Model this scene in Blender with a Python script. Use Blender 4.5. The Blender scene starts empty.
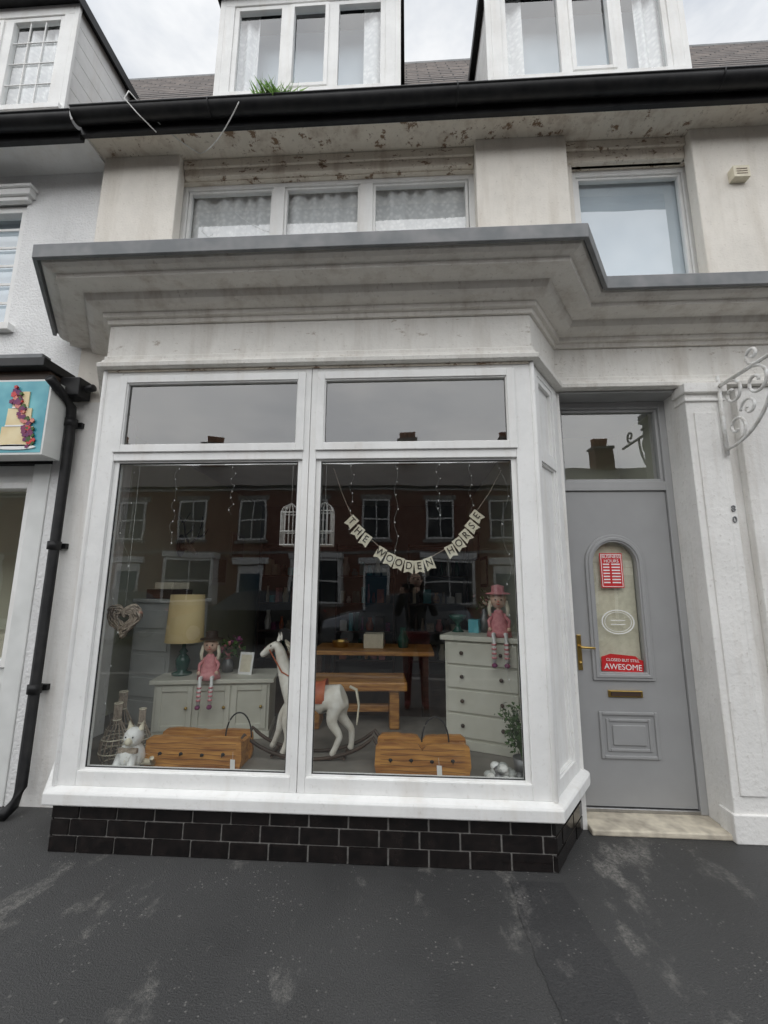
import bpy, math, random
from mathutils import Matrix, Vector
random.seed(7)
D=bpy.data; S=bpy.context.scene; COL=bpy.context.collection
rad=math.radians
# ---------------------------------------------------------------- materials
def nn(nt,t,**k):
    n=nt.nodes.new(t)
    for a,b in k.items(): setattr(n,a,b)
    return n
def ramp(nt,src,p0,p1,c0=(0,0,0,1),c1=(1,1,1,1)):
    r=nn(nt,'ShaderNodeValToRGB'); r.color_ramp.elements[0].position=p0; r.color_ramp.elements[1].position=p1
    r.color_ramp.elements[0].color=c0; r.color_ramp.elements[1].color=c1
    nt.links.new(src,r.inputs[0]); return r.outputs[0]
def noise(nt,vec,scale,detail=4,rough=.6,stretch=None):
    if stretch:
        m=nn(nt,'ShaderNodeMapping'); m.inputs['Scale'].default_value=stretch; nt.links.new(vec,m.inputs[0]); vec=m.outputs[0]
    n=nn(nt,'ShaderNodeTexNoise'); n.inputs['Scale'].default_value=scale; n.inputs['Detail'].default_value=detail; n.inputs['Roughness'].default_value=rough
    nt.links.new(vec,n.inputs['Vector']); return n.outputs['Fac']
def mix(nt,fac,a,b,mode='MIX'):
    m=nn(nt,'ShaderNodeMix',data_type='RGBA',blend_type=mode)
    if isinstance(fac,(int,float)): m.inputs[0].default_value=fac
    else: nt.links.new(fac,m.inputs[0])
    for i,v in ((6,a),(7,b)):
        if isinstance(v,tuple): m.inputs[i].default_value=(*v[:3],1)
        else: nt.links.new(v,m.inputs[i])
    return m.outputs[2]
def mul(nt,a,b):
    m=nn(nt,'ShaderNodeMath',operation='MULTIPLY')
    for i,v in ((0,a),(1,b)):
        if isinstance(v,(int,float)): m.inputs[i].default_value=v
        else: nt.links.new(v,m.inputs[i])
    return m.outputs[0]
def base(name):
    m=D.materials.new(name); m.use_nodes=True; nt=m.node_tree
    b=nt.nodes['Principled BSDF']; tc=nn(nt,'ShaderNodeTexCoord')
    return m,nt,b,tc.outputs['Object']
def bump(nt,b,h,strength=.3,dist=.01):
    n=nn(nt,'ShaderNodeBump'); n.inputs['Strength'].default_value=strength; n.inputs['Distance'].default_value=dist
    nt.links.new(h,n.inputs['Height']); nt.links.new(n.outputs[0],b.inputs['Normal'])
def mat(name,c,c2=None,scale=8,rough=.6,metal=0,bs=0,bscale=None,spec=None,lo=.35,hi=.7,stretch=None):
    m,nt,b,v=base(name)
    c2=c2 or tuple(x*.8 for x in c)
    n=noise(nt,v,scale,2,stretch=stretch)
    nt.links.new(mix(nt,ramp(nt,n,lo,hi),c,c2),b.inputs['Base Color'])
    b.inputs['Roughness'].default_value=rough; b.inputs['Metallic'].default_value=metal
    if spec is not None: b.inputs['Specular IOR Level'].default_value=spec
    if bs: bump(nt,b,noise(nt,v,bscale or scale*4,2),bs)
    return m
def plaster(name,c,dirt,amount=.5,bs=.35,bscale=60,peel=None,pk=.56):
    m,nt,b,v=base(name)
    big=ramp(nt,noise(nt,v,2.2,5,.7),.42,.78)
    streak=ramp(nt,noise(nt,v,7,4,.65,(1,1,.12)),.5,.8)
    spots=ramp(nt,noise(nt,v,35,2,.7),.62,.75)
    col=mix(nt,big,c,tuple(x*.84 for x in c))
    col=mix(nt,mul(nt,streak,amount),col,dirt)
    col=mix(nt,mul(nt,spots,amount*.6),col,tuple(x*.7 for x in dirt))
    if peel:
        pf=ramp(nt,noise(nt,v,9,7,.75,(1,1,2.2)),pk,pk+.04)
        col=mix(nt,pf,col,peel)
    nt.links.new(col,b.inputs['Base Color']); b.inputs['Roughness'].default_value=.8
    bump(nt,b,noise(nt,v,bscale,3,.6),bs,.012)
    return m
def brickmat(name,c1,c2,mortar,bw,bh,xy=True,rough=.8,msize=.01,bs=.5):
    m,nt,b,v=base(name)
    sx=nn(nt,'ShaderNodeSeparateXYZ'); nt.links.new(v,sx.inputs[0])
    h=sx.outputs[0]
    if xy:
        add=nn(nt,'ShaderNodeMath',operation='ADD'); nt.links.new(sx.outputs[0],add.inputs[0]); nt.links.new(sx.outputs[1],add.inputs[1]); h=add.outputs[0]
    cb=nn(nt,'ShaderNodeCombineXYZ'); nt.links.new(h,cb.inputs[0]); nt.links.new(sx.outputs[2],cb.inputs[1])
    br=nn(nt,'ShaderNodeTexBrick'); nt.links.new(cb.outputs[0],br.inputs[0])
    br.inputs['Color1'].default_value=(*c1,1); br.inputs['Color2'].default_value=(*c2,1); br.inputs['Mortar'].default_value=(*mortar,1)
    br.inputs['Scale'].default_value=1; br.inputs['Brick Width'].default_value=bw; br.inputs['Row Height'].default_value=bh; br.inputs['Mortar Size'].default_value=msize
    n=ramp(nt,noise(nt,v,6,4,.7),.3,.75)
    nt.links.new(mix(nt,n,br.outputs['Color'],tuple(x*.55 for x in c1)),b.inputs['Base Color']); b.inputs['Roughness'].default_value=rough
    inv=nn(nt,'ShaderNodeMath',operation='SUBTRACT'); inv.inputs[0].default_value=1; nt.links.new(br.outputs['Fac'],inv.inputs[1])
    bump(nt,b,inv.outputs[0],bs,.01)
    return m
def glassmat(name,ior=2.0,tint=(.94,.96,.95),wave=.02):
    # thin double-glazed pane: same Fresnel from both sides
    m=D.materials.new(name); m.use_nodes=True; nt=m.node_tree; nt.nodes.clear()
    o=nn(nt,'ShaderNodeOutputMaterial'); mx=nn(nt,'ShaderNodeMixShader'); tr=nn(nt,'ShaderNodeBsdfTransparent'); gl=nn(nt,'ShaderNodeBsdfGlossy')
    tr.inputs[0].default_value=(*tint,1); gl.inputs['Roughness'].default_value=0; gl.inputs[0].default_value=(1,1,1,1)
    ge=nn(nt,'ShaderNodeNewGeometry'); mr=nn(nt,'ShaderNodeMapRange'); nt.links.new(ge.outputs['Backfacing'],mr.inputs[0]); mr.inputs[3].default_value=ior; mr.inputs[4].default_value=1/ior
    fr=nn(nt,'ShaderNodeFresnel'); nt.links.new(mr.outputs[0],fr.inputs[0])
    tc=nn(nt,'ShaderNodeTexCoord'); h=noise(nt,tc.outputs['Object'],1.7,2,.4); bp=nn(nt,'ShaderNodeBump'); bp.inputs['Strength'].default_value=wave; bp.inputs['Distance'].default_value=.05
    nt.links.new(h,bp.inputs['Height']); nt.links.new(bp.outputs[0],gl.inputs['Normal'])
    nt.links.new(fr.outputs[0],mx.inputs[0]); nt.links.new(tr.outputs[0],mx.inputs[1]); nt.links.new(gl.outputs[0],mx.inputs[2]); nt.links.new(mx.outputs[0],o.inputs[0])
    return m
M={}
M['plaster']=plaster('pilaster_render',(.76,.72,.65),(.42,.36,.28),.4)
M['fascia']=plaster('fascia_paint',(.82,.80,.75),(.45,.39,.32),.6,.35,40,peel=(.50,.45,.39),pk=.62)
M['cornice']=plaster('cornice_paint',(.80,.77,.71),(.38,.31,.24),.6,.3,50)
M['peel']=plaster('peeling_timber',(.76,.70,.60),(.30,.2,.13),.7,.5,30,peel=(.24,.16,.10),pk=.57)
M['rough']=plaster('roughcast',(.80,.80,.79),(.5,.49,.47),.3,1.0,55)
M['white']=plaster('white_frame',(.83,.83,.81),(.52,.45,.36),.3,.04,30)
M['whitepier']=plaster('pier_paint',(.80,.79,.76),(.42,.36,.29),.5,.35,35)
M['lead']=mat('lead',(.15,.16,.165),(.24,.24,.24),6,.6,0,.1)
M['black']=mat('black_plastic',(.008,.008,.009),(.02,.02,.02),10,.45,spec=.3)
M['slate']=brickmat('roof_slate',(.14,.12,.11),(.24,.20,.175),(.02,.02,.02),.28,.16,False,.7,.010,.8)
M['brick']=brickmat('red_brick',(.22,.085,.055),(.29,.12,.08),(.30,.26,.22),.23,.075,True,.85,.01)
M['glass']=glassmat('window_glass',2.1,wave=.035)
M['glass2']=glassmat('upper_glass',2.0,(.93,.95,.96),.05)
M['tile']=mat('black_glazed_tile',(.008,.007,.007),(.018,.014,.013),18,.13,0,.06,20)
M['mortar']=mat('mortar',(.33,.32,.30),(.2,.19,.18),30,.9)
M['door']=mat('grey_door',(.32,.322,.322),(.30,.302,.302),5,.42,0,.04,90)
M['doorframe']=mat('grey_door_frame',(.36,.362,.36),(.33,.332,.33),5,.45)
M['brass']=mat('brass',(.55,.38,.12),(.45,.3,.1),20,.3,1)
M['steel']=mat('steel',(.5,.5,.5),(.4,.4,.4),20,.35,1)
M['stone']=mat('step_stone',(.66,.60,.48),(.36,.32,.26),9,.85,0,.4,40)
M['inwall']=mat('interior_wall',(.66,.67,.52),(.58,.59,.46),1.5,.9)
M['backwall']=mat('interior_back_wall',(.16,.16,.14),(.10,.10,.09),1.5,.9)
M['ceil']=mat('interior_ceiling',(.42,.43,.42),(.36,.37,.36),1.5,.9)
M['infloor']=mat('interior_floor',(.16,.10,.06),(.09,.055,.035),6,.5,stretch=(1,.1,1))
M['plat']=mat('display_floor',(.26,.24,.21),(.18,.165,.145),4,.7)
M['wood']=mat('oiled_wood',(.60,.30,.08),(.26,.10,.03),9,.45,0,.2,20,stretch=(.5,3,5),lo=.3,hi=.7)
M['dwood']=mat('dark_wood',(.07,.04,.025),(.03,.02,.012),9,.5,stretch=(.3,1,3))
M['paintw']=mat('painted_furniture',(.62,.61,.53),(.54,.53,.45),5,.5)
M['paintg']=mat('grey_furniture',(.44,.45,.43),(.38,.39,.37),5,.5)
M['blind']=mat('window_blind',(.62,.68,.72),(.5,.57,.62),2,.8)
M['horse']=mat('horse_paint',(.82,.79,.72),(.66,.61,.52),14,.5,0,.1,40)
M['red']=mat('red_leather',(.5,.13,.04),(.35,.07,.03),12,.5)
M['pink']=mat('pink_cloth',(.68,.30,.30),(.55,.2,.22),40,.9)
M['skin']=mat('doll_skin',(.68,.47,.36),(.62,.42,.32),20,.7)
M['hair']=mat('dark_hair',(.03,.02,.015),(.06,.04,.03),60,.6)
M['cream']=mat('cream_card',(.72,.67,.53),(.62,.57,.44),25,.8)
M['shade']=mat('lamp_shade',(.68,.54,.28),(.58,.45,.23),4,.8)
M['green']=mat('green_glaze',(.01,.06,.045),(.02,.09,.06),10,.15)
M['wicker']=mat('wicker',(.42,.35,.28),(.25,.2,.15),50,.8)
M['wire']=mat('white_wire',(.8,.8,.78),(.6,.58,.54),30,.5)
M['ink']=mat('black_ink',(.015,.015,.015),(.02,.02,.02),10,.6)
M['redsign']=mat('red_sign',(.58,.02,.025),(.5,.02,.02),10,.4)
M['whitep']=mat('white_print',(.82,.82,.8),(.78,.78,.76),10,.5)
M['leaf']=mat('leaf_green',(.04,.09,.02),(.07,.14,.03),20,.6)
M['grass']=mat('grass_green',(.10,.24,.02),(.18,.34,.05),30,.6)
M['pot']=mat('zinc_pot',(.3,.3,.3),(.2,.2,.2),12,.5,.6)
def curtain_mat():
    m=D.materials.new('net_curtain'); m.use_nodes=True; nt=m.node_tree; b=nt.nodes['Principled BSDF']; tc=nn(nt,'ShaderNodeTexCoord')
    v=nn(nt,'ShaderNodeTexVoronoi'); v.inputs['Scale'].default_value=24; nt.links.new(tc.outputs['Object'],v.inputs['Vector'])
    a=ramp(nt,v.outputs['Distance'],.12,.6,(.84,.83,.81,1),(.66,.66,.65,1))
    nt.links.new(a,b.inputs['Base Color']); b.inputs['Roughness'].default_value=.9
    return m
M['curt']=curtain_mat()
def asphalt(name,c,c2,patch,pa=.8):
    m,nt,b,v=base(name)
    fine=ramp(nt,noise(nt,v,140,2,.7),.35,.7)
    col=mix(nt,fine,c,c2)
    mid=ramp(nt,noise(nt,v,1.6,5,.65),.35,.7); col=mix(nt,mul(nt,mid,.6),col,tuple(x*1.9 for x in c))
    wet=ramp(nt,noise(nt,v,.8,4,.6),.45,.62); col=mix(nt,mul(nt,wet,.45),col,tuple(x*.6 for x in c))
    pm=ramp(nt,noise(nt,v,1.7,8,.68,(1.5,.8,1)),.555,.63)
    pf=mul(nt,pm,ramp(nt,noise(nt,v,50,4,.8),.36,.58))
    col=mix(nt,mul(nt,pf,pa),col,patch)
    vo=nn(nt,'ShaderNodeTexVoronoi'); vo.inputs['Scale'].default_value=9; nt.links.new(v,vo.inputs['Vector'])
    n2=nn(nt,'ShaderNodeTexVoronoi'); n2.inputs['Scale'].default_value=38; nt.links.new(v,n2.inputs['Vector'])
    s1=ramp(nt,vo.outputs['Distance'],.03,.085,(1,1,1,1),(0,0,0,1)); s2=ramp(nt,n2.outputs['Distance'],.10,.2,(1,1,1,1),(0,0,0,1))
    gate=ramp(nt,noise(nt,v,4,3,.5),.5,.58)
    g1=ramp(nt,noise(nt,v,7,2,.5),.45,.6)
    mx=nn(nt,'ShaderNodeMath',operation='MAXIMUM'); nt.links.new(mul(nt,s1,g1),mx.inputs[0]); nt.links.new(mul(nt,s2,gate),mx.inputs[1])
    col=mix(nt,mul(nt,mx.outputs[0],.6),col,(.3,.29,.27))
    nt.links.new(col,b.inputs['Base Color'])
    rr=ramp(nt,noise(nt,v,.8,4,.6),.42,.62,(.75,.75,.75,1),(.42,.42,.42,1)); nt.links.new(rr,b.inputs['Roughness'])
    b.inputs['Specular IOR Level'].default_value=.35
    bump(nt,b,noise(nt,v,130,2,.7),.9,.008)
    return m
M['pave']=asphalt('pavement_asphalt',(.046,.046,.046),(.085,.083,.080),(.25,.24,.22),.7)
M['road']=asphalt('road_asphalt',(.045,.045,.047),(.06,.06,.06),(.1,.1,.1))
M['patch']=asphalt('patched_asphalt',(.036,.036,.037),(.066,.065,.064),(.2,.19,.18),.6)
M['kerb']=mat('kerb_stone',(.3,.29,.27),(.2,.19,.18),10,.85,0,.4)
M['teal']=mat('teal_sign',(.05,.30,.38),(.16,.5,.55),5,.35)
M['icing']=mat('cake_icing',(.8,.68,.42),(.7,.55,.3),8,.5)
M['purple']=mat('purple_flower',(.13,.03,.12),(.25,.04,.1),30,.6)
M['peach']=mat('peach_flower',(.75,.3,.2),(.6,.2,.2),30,.6)
M['pale']=mat('pale_frame',(.74,.75,.73),(.64,.65,.63),5,.5)
M['glass3']=mat('far_glass',(.03,.035,.04),(.06,.07,.08),2,.08); M['doorc']=mat('painted_door',(.03,.08,.12),(.03,.07,.1),5,.4); M['potc']=mat('terracotta_pot',(.35,.14,.07),(.28,.1,.05),10,.8)
M['cb']=mat('car_black',(.01,.01,.012),(.012,.012,.014),5,.15); M['cs']=mat('car_silver',(.25,.26,.28),(.24,.25,.27),5,.2,.6); M['cbl']=mat('car_blue',(.02,.03,.07),(.02,.03,.06),5,.15)
M['coat']=mat('dark_coat',(.02,.02,.024),(.035,.035,.04),12,.85); M['jean']=mat('trousers',(.20,.03,.03),(.10,.02,.025),20,.9)
# ---------------------------------------------------------------- mesh builder
import bmesh
class MB:
    def __init__(s): s.v=[];s.f=[];s.m=[];s.mats=[];s.M=Matrix.Identity(4);s.sm=[]
    def mi(s,m):
        m=M[m] if isinstance(m,str) else m
        if m not in s.mats: s.mats.append(m)
        return s.mats.index(m)
    def add(s,vs,fs,m,smooth=False):
        o=len(s.v); s.v+=[tuple(s.M@Vector(p)) for p in vs]; i=s.mi(m)
        for f in fs: s.f.append([o+k for k in f]); s.m.append(i); s.sm.append(smooth)
    def box(s,x0,x1,y0,y1,z0,z1,m):
        if x0>x1:x0,x1=x1,x0
        if y0>y1:y0,y1=y1,y0
        s.add([(x0,y0,z0),(x1,y0,z0),(x1,y1,z0),(x0,y1,z0),(x0,y0,z1),(x1,y0,z1),(x1,y1,z1),(x0,y1,z1)],
              [(0,3,2,1),(4,5,6,7),(0,1,5,4),(1,2,6,5),(2,3,7,6),(3,0,4,7)],m)
    def ring(s,x0,x1,z0,z1,w,y0,y1,m):
        s.box(x0,x0+w,y0,y1,z0,z1,m); s.box(x1-w,x1,y0,y1,z0,z1,m)
        s.box(x0+w,x1-w,y0,y1,z1-w,z1,m); s.box(x0+w,x1-w,y0,y1,z0,z0+w,m)
    def quad(s,x0,x1,y,z0,z1,m): s.add([(x0,y,z0),(x1,y,z0),(x1,y,z1),(x0,y,z1)],[(0,1,2,3)],m)
    def prism(s,poly,z0,z1,m):
        n=len(poly); s.add([(x,y,z0) for x,y in poly]+[(x,y,z1) for x,y in poly],
            [tuple(range(n-1,-1,-1)),tuple(range(n,2*n))]+[(i,(i+1)%n,n+(i+1)%n,n+i) for i in range(n)],m)
    def xprism(s,poly,y0,y1,m):
        n=len(poly); s.add([(x,y0,z) for x,z in poly]+[(x,y1,z) for x,z in poly],
            [tuple(range(n)),tuple(range(2*n-1,n-1,-1))]+[(i,n+i,n+(i+1)%n,(i+1)%n) for i in range(n)],m)
    def lathe(s,prof,c,m,n=24,smooth=True):
        vs=[];fs=[]
        for r,z in prof:
            for k in range(n):
                a=2*math.pi*k/n; vs.append((c[0]+r*math.cos(a),c[1]+r*math.sin(a),c[2]+z))
        for j in range(len(prof)-1):
            for k in range(n): fs.append((j*n+k,j*n+(k+1)%n,(j+1)*n+(k+1)%n,(j+1)*n+k))
        s.add(vs,fs,m,smooth)
    def ball(s,c,r,m,n=14,sq=(1,1,1)):
        vs=[];fs=[];h=n//2
        for j in range(h+1):
            t=math.pi*j/h
            for k in range(n):
                a=2*math.pi*k/n; vs.append((c[0]+r*sq[0]*math.sin(t)*math.cos(a),c[1]+r*sq[1]*math.sin(t)*math.sin(a),c[2]-r*sq[2]*math.cos(t)))
        for j in range(h):
            for k in range(n): fs.append((j*n+k,j*n+(k+1)%n,(j+1)*n+(k+1)%n,(j+1)*n+k))
        s.add(vs,fs,m,True)
    def tube(s,pts,r,m,n=8,r2=None,cap=True):
        pts=[Vector(p) for p in pts]; vs=[];fs=[]; L=len(pts)
        for i,p in enumerate(pts):
            d=(pts[min(i+1,L-1)]-pts[max(i-1,0)]).normalized()
            up=Vector((0,0,1)) if abs(d.z)<.9 else Vector((1,0,0))
            a=d.cross(up).normalized(); b=a.cross(d)
            rr=r if r2 is None else r+(r2-r)*i/(L-1)
            for k in range(n):
                t=2*math.pi*k/n; vs.append(tuple(p+a*rr*math.cos(t)+b*rr*math.sin(t)))
        for i in range(L-1):
            for k in range(n): fs.append((i*n+k,i*n+(k+1)%n,(i+1)*n+(k+1)%n,(i+1)*n+k))
        if cap: fs+= [tuple(range(n)),tuple(range(L*n-1,(L-1)*n-1,-1))]
        s.add(vs,fs,m,True)
    def sweep(s,prof,path,m,caps=True):
        n=len(path); vs=[];fs=[];k=len(prof)
        for i in range(n):
            ds=[]
            if i>0: ds.append((Vector(path[i])-Vector(path[i-1])).normalized())
            if i<n-1: ds.append((Vector(path[i+1])-Vector(path[i])).normalized())
            ns=[Vector((d.y,-d.x)) for d in ds]
            o_=ns[0] if len(ns)==1 else (ns[0]+ns[1])/(1+ns[0].dot(ns[1]))
            for o,z in prof: p=Vector(path[i])+o_*o; vs.append((p.x,p.y,z))
        for i in range(n-1):
            for j in range(k-1): fs.append((i*k+j,(i+1)*k+j,(i+1)*k+j+1,i*k+j+1))
        if caps: fs+=[tuple(range(k)),tuple(range(n*k-1,(n-1)*k-1,-1))]
        s.add(vs,fs,m)
    def done(s,name,parent=None,bevel=0,seg=2,fix=True):
        me=D.meshes.new(name); me.from_pydata(s.v,[],s.f)
        for m in s.mats: me.materials.append(m)
        me.polygons.foreach_set('material_index',s.m); me.polygons.foreach_set('use_smooth',s.sm); me.update()
        if fix:
            bm=bmesh.new(); bm.from_mesh(me); bmesh.ops.recalc_face_normals(bm,faces=bm.faces); bm.to_mesh(me); bm.free()
        ob=D.objects.new(name,me); COL.objects.link(ob)
        if parent: ob.parent=parent
        if bevel:
            b=ob.modifiers.new('b','BEVEL'); b.width=bevel; b.segments=seg; b.limit_method='ANGLE'; b.angle_limit=rad(35); b.use_clamp_overlap=True
        return ob
def empty(name):
    e=D.objects.new(name,None); COL.objects.link(e); e.empty_display_size=.2; return e
def text(name,body,size,loc,m,parent=None,rz=0,ry=0,ext=.0008,sx=1,lh=1):
    c=D.curves.new(name,'FONT'); c.body=body; c.size=size; c.extrude=ext; c.align_x='CENTER'; c.align_y='CENTER'; c.space_line=lh
    c.materials.append(M[m]); o=D.objects.new(name,c); COL.objects.link(o)
    if parent: o.parent=parent
    o.matrix_world=Matrix.Translation(loc)@Matrix.Rotation(rz,4,'Z')@Matrix.Rotation(ry,4,'Y')@Matrix.Rotation(rad(90),4,'X')@Matrix.Diagonal((sx,1,1,1))
    return o
def skin(name,pts,edges,m,parent=None,sub=2,root=0):
    me=D.meshes.new(name); me.from_pydata([p[:3] for p in pts],edges,[]); me.materials.append(M[m])
    ob=D.objects.new(name,me); COL.objects.link(ob)
    sk=ob.modifiers.new('s','SKIN'); sk.use_smooth_shade=True
    layer=me.skin_vertices[0].data
    for i,p in enumerate(pts):
        layer[i].radius=(p[3],p[4] if len(p)>4 else p[3]); layer[i].use_root=(i==root)
    su=ob.modifiers.new('u','SUBSURF'); su.levels=sub; su.render_levels=sub
    if parent: ob.parent=parent
    return ob
# ---------------------------------------------------------------- ground
g=MB(); g.add([(-400,-400,-.13),(400,-400,-.13),(400,400,-.13),(-400,400,-.13)],[(0,1,2,3)],'road'); g.done('ground')
g=MB(); g.box(-60,60,-5.2,6,-.12,0,'pave'); g.done('pavement')
g=MB()
for i in range(130): g.box(-60+i*.92,-60+i*.92+.91,-5.36,-5.2,-.12,.004,'kerb')
g.done('kerb',bevel=.012)
g=MB(); g.box(-60,60,-14.6,-12.6,-.12,.0,'kerb'); g.done('far_pavement')
g=MB()
L=[];R_=[]
for i in range(40):
    t=i/39; y=-.55-2.7*t; L.append((.52+.03*t+random.uniform(-.012,.012),y)); R_.append((.80+.20*t+random.uniform(-.012,.012),y))
g.prism(list(reversed(L))+R_,.0,.004,'patch'); g.done('pavement_repair_strip')
# ---------------------------------------------------------------- shop building
shop=empty('shop_building')
A=(-2.35,-.04);B=(-2.05,-.48);C=(.80,-.48);Dp=(1.10,-.04)
A0=(-2.47,.136)
path=[A0,B,C,Dp,(5.2,-.04)]
w=MB()
w.box(-2.66,-2.36,0,.35,0,2.93,'whitepier')
w.box(1.965,5.2,0,.35,0,2.93,'whitepier')
w.box(-2.66,5.2,0,.35,2.93,3.80,'plaster')
w.box(1.095,1.125,-.03,.30,0,2.93,'whitepier')
w.box(-2.66,-1.98,0,.35,3.80,5.4,'plaster'); w.box(.58,1.36,0,.35,3.80,5.4,'plaster'); w.box(2.33,5.2,0,.35,3.80,5.4,'plaster')
w.box(-1.98,.58,0.02,.35,4.97,5.4,'peel'); w.box(1.36,2.33,.02,.35,4.95,5.4,'peel')
w.done('masonry',shop)
w=MB()
for x0,x1 in ((-2.60,-1.93),(.56,1.29),(2.26,5.2)): w.box(x0,x1,-.10,0.002,3.62,5.13,'plaster')
w.box(-1.93,.56,-.02,.05,4.98,5.13,'peel'); w.box(1.29,2.26,-.02,.05,4.95,5.13,'peel')
w.box(-1.93,.56,-.045,-.02,5.05,5.13,'peel');w.box(1.29,2.26,-.045,-.02,5.05,5.13,'peel')
w.done('upper_pilasters',shop,bevel=.008)
w=MB()
w.box(-2.62,5.2,-.30,-.02,5.13,5.16,'peel')
for i in range(28):
    x=-2.6+i*.27+random.uniform(-.03,.03); w.box(x,x+random.uniform(.18,.24),-.295,-.06,5.126,5.130,'peel')
w.box(-2.62,5.2,-.325,-.30,5.08,5.24,'black')
w.done('soffit',shop)
w=MB()
def roofz(y): return 5.22+1.7*(y+.24)
def slates(w,x0,x1):
    for k in range(24):
        y0=-.28+k*.10; y1=y0+.10
        w.add([(x0,y0,roofz(y0)+.016),(x1,y0,roofz(y0)+.016),(x1,y1,roofz(y1)),(x0,y1,roofz(y1)),(x0,y0,roofz(y0)-.02),(x1,y0,roofz(y0)-.02)],[(0,1,2,3),(4,5,1,0)],'slate')
slates(w,-2.62,5.2)
w.box(-2.62,5.2,2.08,2.3,9.05,9.2,'lead')
w.add([(-2.62,2.3,9.1),(5.2,2.3,9.1),(5.2,7,5.4),(-2.62,7,5.4)],[(0,1,2,3)],'slate')
w.box(-2.62,5.2,6.8,7,0,5.4,'brick')
w.done('roof',shop)
def gutter(x0,x1,parent,dz=0):
    w=MB(); N=24
    prof=[(math.cos(a)*.070,math.sin(a)*.070) for a in [math.pi+math.pi*i/10 for i in range(11)]]
    vs=[];fs=[]
    for i in range(N+1):
        x=x0+(x1-x0)*i/N; z=5.17+dz+math.sin(i*.7)*.005
        for r in (1,.93):
            for a,b in prof: vs.append((x,-.41+a*r,z+b*r))
    k=len(prof)
    for i in range(N):
        for h in (0,k):
            for j in range(k-1): fs.append((i*2*k+h+j,(i+1)*2*k+h+j,(i+1)*2*k+h+j+1,i*2*k+h+j+1))
        for j in (0,k-1): fs.append((i*2*k+j,(i+1)*2*k+j,(i+1)*2*k+k+j,i*2*k+k+j))
    w.add(vs,fs,'black',True)
    x=x0+1.1
    while x<x1:
        w.tube([(x,-.41+math.cos(a)*.073,5.17+dz+math.sin(a)*.073) for a in [math.pi+math.pi*i/10 for i in range(11)]],.006,'black',6); x+=1.9
    w.tube([(x0,-.479,5.172+dz),(x1,-.479,5.172+dz)],.008,'black')
    w.box(x0,x1,-.35,-.325,5.06+dz,5.24+dz,'black')
    return w.done('gutter',parent)
gutter(-2.62,5.2,shop)
w=MB()
w.sweep([(-.02,3.268),(.025,3.268),(.03,3.30),(.055,3.303),(.06,3.335),(.085,3.337),(.12,3.345),(.15,3.36),(.165,3.385),(.17,3.402),(.31,3.404),(.315,3.432),(.335,3.433),(.36,3.44),(.385,3.455),(.395,3.478),(-.02,3.478)],path,'cornice')
w.done('cornice',shop,bevel=.002)
w=MB()
w.sweep([(-.02,3.48),(.405,3.480),(.405,3.455),(.43,3.455),(.432,3.545),(.30,3.57),(-.06,3.66)],path,'lead')
w.done('lead_flashing',shop,bevel=.004)
w=MB()
w.sweep([(-.05,2.935),(.03,2.935),(.055,2.94),(.06,2.965),(.035,2.985),(.03,3.00),(.02,3.005),(.02,3.03),(.006,3.04),(.006,3.266),(-.05,3.266)],path,'fascia')
w.done('fascia',shop,bevel=.002)
w=MB()
w.prism([(-2.335,-.03),(-2.042,-.462),(.792,-.462),(1.088,-.03),(1.0,.2),(-2.4,.2)],0,.262,'mortar'); w.done('bay_base',shop)
w=MB()
def bricks(p0,p1,L):
    d=Vector(p1)-Vector(p0); w.M=Matrix.Translation((p0[0],p0[1],0))@Matrix.Rotation(math.atan2(d.y,d.x),4,'Z')
    bw=.222; bh=.087
    for r in range(3):
        x=-(bw/2 if r%2 else 0.06)
        while x<L:
            a=max(x+.005,0.0); b=min(x+bw-.005,L)
            if b-a>.02:
                j=random.uniform(-.002,.002); w.box(a,b,.007+j,.03,r*bh+.004,(r+1)*bh-.005+random.uniform(-.0015,.0015),'tile')
            x+=bw
bricks(B,C,2.85); bricks(C,Dp,.5325); bricks(A,B,.5325)
w.M=Matrix.Identity(4)
w.done('glazed_bricks',shop,bevel=.002)
w=MB(); w.sweep([(-.06,.264),(.045,.264),(.05,.272),(.05,.325),(.042,.335),(.0,.35),(-.1,.352)],[A0,B,C,Dp,(1.12,.0)],'white'); w.done('window_sill',shop,bevel=.003)
w=MB(); gl=MB()
Z0,Z1,Z2,Z3,Z4,Z5=.35,.44,2.29,2.40,2.84,2.932
y0,y1=-.48,-.41
w.box(-2.05,-1.93,y0,y1,Z0,Z5,'white'); w.box(.68,.80,y0,y1,Z0,Z5,'white')
w.box(-.672,-.631,y0,y1,Z0,Z5,'white'); w.box(-.627,-.585,y0,y1,Z0,Z5,'white'); w.box(-.64,-.62,y0+.015,y1-.01,Z0,Z5-.003,'white')
for a,b in ((-1.93,-.672),(-.585,.68)):
    for z0,z1 in ((Z0,Z1-.01),(Z2+.01,Z3-.04),(Z4+.045,Z5)): w.box(a,b,y0+.002,y1,z0,z1,'white')
    w.ring(a,b,Z1-.03,Z2+.03,.032,y0+.022,y1-.005,'white')
    w.ring(a+.031,b-.031,Z1+.001,Z2-.001,.006,y0+.026,y0+.036,'ink')
    w.ring(a-.005,b+.005,Z3-.045,Z4+.05,.05,y0-.014,y0+.03,'white')
    w.ring(a+.04,b-.04,Z3-.003,Z4+.003,.012,y0-.004,y0+.02,'white')
    gl.quad(a,b,-.442,Z1-.02,Z2+.02,'glass'); gl.quad(a+.03,b-.03,-.462,Z3-.02,Z4+.02,'glass2')
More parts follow.
